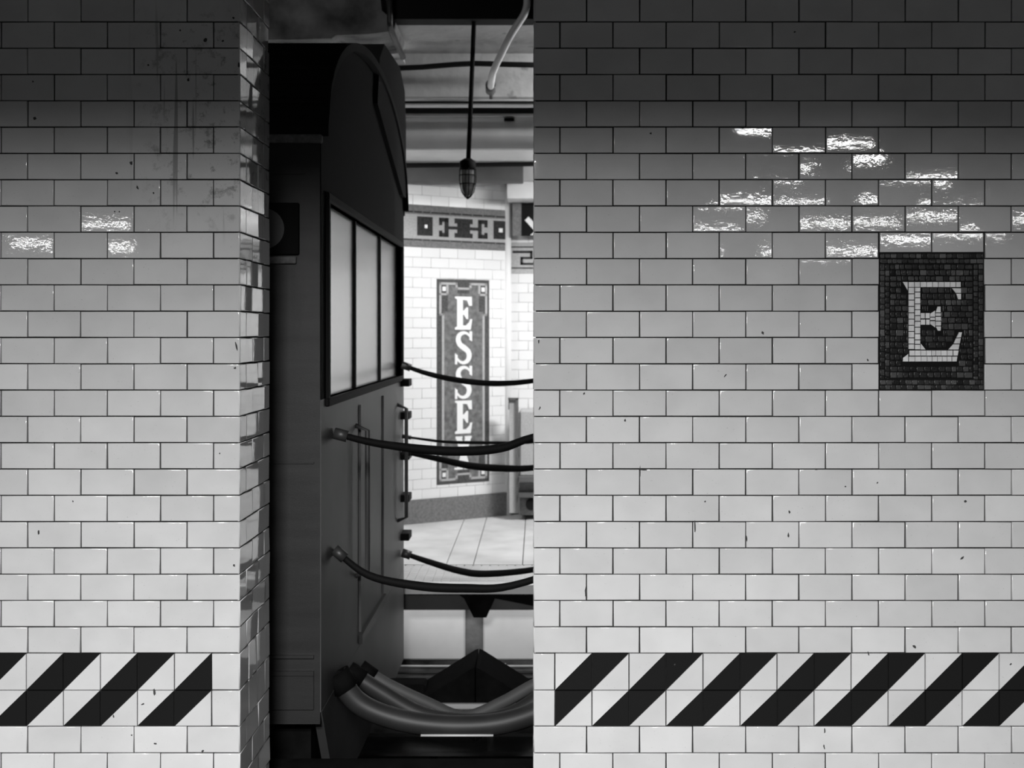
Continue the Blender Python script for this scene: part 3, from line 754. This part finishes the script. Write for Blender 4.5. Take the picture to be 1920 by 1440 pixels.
# ------------------------------------------------------------------ subway cars
YN, YFa = 4.2, 6.78
YC, HW = (YN+YFa)/2, (YFa-YN)/2
def roofz(y): t = (y-YC)/HW; return 2.13+.51*math.sqrt(max(0, 1-min(1, abs(t))**2))
def make_car(xe, sg, L, label):
    car = empty('subway_car', (xe+sg*L/2, YC, -1.0), label, 'train')
    X = lambda a: xe+sg*a
    def bxx(mb, a0, a1, y0, y1, z0, z1, **k): mb.box(X(a0), X(a1), y0, y1, z0, z1, **k)
    b = MB()                                         # side walls, floor
    wz0, wz1 = 1.05, 1.85
    bxx(b, 0, L, YN, YN+.05, .14, 2.13)
    bxx(b, 0, L, YFa-.05, YFa, .14, 2.13)
    bxx(b, 0, L, YN, YFa, .10, .14)
    b.build('body', M['steel'], car)
    b = MB(); n = 40; ys = [YN-.004+(2*HW+.008)*i/n for i in range(n+1)]   # roof shell with ribs
    def sect(y, o): return roofz(min(max(y, YN), YFa))+o
    for i in range(n):
        y0, y1 = ys[i], ys[i+1]
        q = [(X(-.03), y0, sect(y0, 0)), (X(-.03), y1, sect(y1, 0)), (X(L), y1, sect(y1, 0)), (X(L), y0, sect(y0, 0))]
        q2 = [(p[0], p[1], p[2]+.035) for p in q]
        b.quads(q+q2, [(0, 1, 2, 3), (7, 6, 5, 4), (0, 4, 5, 1), (1, 5, 6, 2), (2, 6, 7, 3), (3, 7, 4, 0)])
    for y in (YN+.02, YN+.07, YN+.14, YN+.26, YN+.45): z_ = roofz(y)+.035; b.tube([(X(-.02), y, z_), (X(L), y, z_)], .008, 6)
    b.build('roof', M['roof'], car)
    b = MB(); bxx(b, -.01, L, YN-.022, YN+.004, 2.105, 2.135, bev=.004); b.build('rain_gutter', M['mos_mid'], car); b = MB(); bxx(b, -.01, L, YFa-.004, YFa+.022, 2.105, 2.135, bev=.004); b.build('rain_gutter', M['mos_mid'], car)
    # end wall around a wide window
    wy0, wy1, z0, z1 = YN+.13, YFa-.13, 1.22, 1.92
    e = MB()
    ya, yb = YN+.003, YFa-.003
    bxx(e, -.003, .05, ya, yb, .14, z0); e.build('end_wall', M['end'], car); e = MB()
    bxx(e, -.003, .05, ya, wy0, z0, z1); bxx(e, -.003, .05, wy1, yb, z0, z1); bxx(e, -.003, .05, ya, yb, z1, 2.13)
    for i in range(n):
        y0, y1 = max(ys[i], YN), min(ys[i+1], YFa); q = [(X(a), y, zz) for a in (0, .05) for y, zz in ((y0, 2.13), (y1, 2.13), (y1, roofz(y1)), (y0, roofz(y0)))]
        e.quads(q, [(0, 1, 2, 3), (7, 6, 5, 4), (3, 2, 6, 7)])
    e.build('end_wall_dark', M['end_dark'], car, 'upper end wall around the window, coloured near-black as shade')  # upper end wall painted dark where little light reaches
    e = MB()
    for y in (YN+.9, YC+.36): e = MB(); bxx(e, -.012, -.003, y-.012, y+.012, .2, 1.15); e.build('door_trim', M['end'], car)
    e = MB(); bxx(e, -.018, 0, YC-.4, YC+.4, .15, .19)
    e.build('threshold', M['steel'], car)
    fr = MB()
    bxx(fr, -.015, .03, wy0-.03, wy1+.03, z0-.03, z0, bev=.004); bxx(fr, -.015, .03, wy0-.03, wy1+.03, z1, z1+.03, bev=.004)
    bxx(fr, -.015, .03, wy0-.03, wy0, z0, z1); bxx(fr, -.015, .03, wy1, wy1+.03, z0, z1)
    for y in (YC-.4, YC+.4): bxx(fr, .01, .04, y-.014, y+.014, z0, z1)
    wf = fr.build('window_frame', M['rubber'], car)
    gl = MB(); bxx(gl, .018, .024, wy0, wy1, z0, z1); gl.build('pane', M['glass'], wf)
    it = MB()                                         # interior lining
    bxx(it, .06, L, YN+.055, YN+.075, .15, 2.12); bxx(it, .06, L, YFa-.075, YFa-.055, .15, 2.12); bxx(it, L-.03, L-.01, YN+.08, YFa-.08, .15, 2.2); bxx(it, .06, L, YN+.08, YFa-.08, 2.24, 2.26)
    it.build('interior_lining', M['panel_in'], car)
    for y in (YC-.48, YFa-.3):
        hb = MB(); hb.tube([(X(0), y, .45), (X(-.05), y, .47), (X(-.05), y, 1.05), (X(0), y, 1.07)], .010, 8); hb.build('grab_bar', M['end'], car)
    # folded gate and hinge boxes at the end edge
    for z_ in (.34, .55, .78, 1.0, 1.18):
        gt = MB(); bxx(gt, -.05, 0, YFa-.16, YFa-.02, z_-.02, z_+.02, bev=.003); gt.build('hinge', M['rubber'], car)
    gt = MB()                                         # added block over the car end, fills out its dark upper edge
    pr = [(5.55, 2.5), (5.62, 2.72), (5.8, 2.83), (6.45, 2.86), (6.68, 2.78), (6.74, 2.6), (6.74, 2.2), (6.6, 2.2)]
    gt.extr([(X(-.02), a_, b_) for a_, b_ in pr][::(1 if sg < 0 else -1)], Vector((sg*1.2, 0, 0))); gt.build('roof_edge_block', M['end_dark'], car)
    # side: sign box with a round disc, lower skirt
    sb = MB(); bxx(sb, .07, .36, YN-.012, YN, 1.72, 1.90, bev=.004); sgn_ = sb.build('sign_box', M['black'], car)
    sb = MB(); bxx(sb, .08, .36, YN-.016, YN, 1.69, 1.715, bev=.003); sb.build('sign_ledge', M['mos_mid'], car)
    sb = MB(); c0 = (X(.19), YN-.012, 1.81)
    sb.tube([(c0[0], YN-.012, c0[2]), (c0[0], YN-.018, c0[2])], .07, 28); sb.build('route_disc', M['grey_paint'], sgn_)
    sk = MB(); bxx(sk, .02, L, YN-.006, YN, .15, .27, bev=.002); bxx(sk, .02, L, YN-.012, YN, .27, .285); bxx(sk, .02, L, YN-.012, YN, .33, .34); bxx(sk, .02, L, YN-.006, YN, 1.0, 1.006); bxx(sk, .05, L, YN-.006, YN, 2.0, 2.01)
    sk.build('side_trim', M['steel'], car)
    sk = MB(); pr = [(YN+.01, .14), (YN+.22, -.14), (YN+.5, -.30), (YFa-.35, -.36), (YFa-.01, -.36), (YFa-.01, .14)]
    sk.extr([(X(-.004), a_, b_) for a_, b_ in pr][::(1 if sg < 0 else -1)], Vector((sg*.03, 0, 0))); sk.build('end_skirt', M['end'], car)
    un = MB(); bxx(un, .05, L, YN+.1, YFa-.1, -.25, .10); pass
    for a in (.9, 2.7):
        for y in (YN+.58, YFa-.58): un.tube([(X(a), y-.06, -.55), (X(a), y+.06, -.55)], .4, 24)
    bxx(un, .6, 3.0, YN+.7, YFa-.7, -.65, -.25)
    un.build('underframe', M['soot'], car)
    # coupler head on a drawbar
    cx_ = xe + (-sg)*.45
    cp = MB(); zc_ = P(0, 1298, YC).z
    bxx(cp, -.25, .3, YC-.06, YC+.06, zc_-.05, zc_+.05, bev=.01)
    tip = X(-.475)
    prof = [(X(-.22), zc_), (X(-.46), zc_+.15), (tip, zc_+.155), (tip, zc_-.165), (X(-.46), zc_-.16)]
    pts = [(a, YC-.16, b_) for a, b_ in prof]; cp.extr(pts if sg < 0 else pts[::-1], Vector((0, .32, 0)))
    cpo = cp.build('coupler', M['soot'], car)
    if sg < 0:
        ub = MB(); a_ = P(822, 1331, YC-.19); b_ = P(984, 1320, YC-.19); ub.box(a_.x, b_.x, YC-.2, YC-.165, a_.z, b_.z, bev=.008); ub.build('coupler_pale_strip', M['pipe'], cpo)  # added pale strip, stands for a light band across the coupler
    return car
XE1 = P(600, 0, YN).x; XE2 = .2
make_car(XE1, -1, 4.2, 'dark steel subway car whose lit end window shows in the opening')
make_car(XE2, 1, 2.6, 'following subway car mostly hidden behind the right tile wall')

# ------------------------------------------------------------------ chains and cables between the cars
def crv(pts, d, n=6):
    P3 = [P(x, y, d) for x, y in pts]; out = []
    m_ = len(P3)
    for i in range(m_-1):
        p0 = P3[max(i-1, 0)]; p1 = P3[i]; p2 = P3[i+1]; p3 = P3[min(i+2, m_-1)]
        for k in range(n):
            t = k/n; out.append(.5*((2*p1)+(p2-p0)*t+(2*p0-5*p1+4*p2-p3)*t*t+(3*p1-p0-3*p2+p3)*t**3))
    out.append(P3[-1]); return out
def chain(pts, d, r, label):
    p = crv(pts, d); o = empty('safety_chain', p[0], label, 'chain', 'safety chains between the cars')
    mb = MB(); mb.tube(p, [r*(.6+.4*math.sin(math.pi*i/(len(p)-1))) for i in range(len(p))], 10); mb.build('sleeve', M['rubber'], o)
    for q, q2 in ((p[0], p[1]), (p[-1], p[-2])):
        mb = MB(); mb.tube([q, q+(q2-q).normalized()*.05], r*1.25, 10); mb.build('end_fitting', M['steel_dark'], o)
xa = lambda d: CX+XE1*F/d+4
xb = lambda d: CX+XE2*F/d-3
D2 = 6.62
chain([(xa(D2), 684), (800, 700), (860, 713), (930, 719), (1000, 714), (xb(D2), 698)], D2, .0165, 'uppermost black safety chain sagging between the cars, across the ESSEX sign')
chain([(xa(D2), 818), (830, 828), (900, 830), (1000, 829), (xb(D2), 815)], D2, .009, 'thin straight dark chain on the far side, just under the fourth letter of the sign')
chain([(xa(4.45), 812), (700, 830), (790, 842), (865, 846), (940, 840), (1000, 820), (xb(4.45), 798)], 4.45, .0175, 'near black chain crossing the lowest letter of the sign')
chain([(xa(D2), 846), (820, 860), (880, 873), (940, 878), (1000, 877), (xb(D2), 862)], D2, .020, 'thick black chain just above the bottom edge of the sign')
chain([(xa(D2), 1036), (800, 1052), (860, 1070), (910, 1076), (1000, 1068), (xb(D2), 1048)], D2, .019, 'low black chain across the pale far platform floor')
chain([(xa(4.45), 1030), (690, 1078), (780, 1098), (870, 1103), (960, 1098), (xb(4.45), 1050)], 4.45, .0165, 'lowest near chain hanging along the far platform edge')
def jumper(pts, d, r, m, label):
    p = crv(pts, d); o = empty('jumper_cable', p[0], label, 'cable', 'jumper cables between the cars')
    mb = MB(); mb.tube(p, r, 16); mb.build('hose', m, o)
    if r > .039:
        q = P(857, 1379, d-.035); hw = 68*(d-.035)/F; mb = MB(); mb.tube([(q.x-hw, q.y, q.z), (q.x+hw, q.y, q.z)], .0045, 8); mb.build('cable_glint', M['white'], o, 'thin white strip painted as a glint under the cable')  # highlight along the cable bottom, built as a white strip
    for q, q2 in ((p[0], p[1]), (p[-1], p[-2])):
        mb = MB(); mb.tube([q, q+(q2-q).normalized()*.07], r*1.2, 14); mb.build('plug', M['soot'], o)
jumper([(xa(4.5), 1262), (672, 1318), (750, 1350), (850, 1362), (950, 1354), (1040, 1318), (xb(4.5), 1255)], 4.5, .040, M['hose'], 'thick grey jumper cable drooping nearest under the coupler')
jumper([(xa(4.75), 1258), (710, 1296), (790, 1340), (880, 1354), (960, 1340), (1040, 1290), (xb(4.75), 1250)], 4.75, .034, M['hose'], 'grey jumper cable just behind the nearest one')
jumper([(xa(5.1), 1250), (720, 1280), (800, 1318), (870, 1344), (940, 1318), (1010, 1280), (xb(5.1), 1245)], 5.1, .026, M['grey_paint'], 'thinner grey jumper cable close to the coupler')
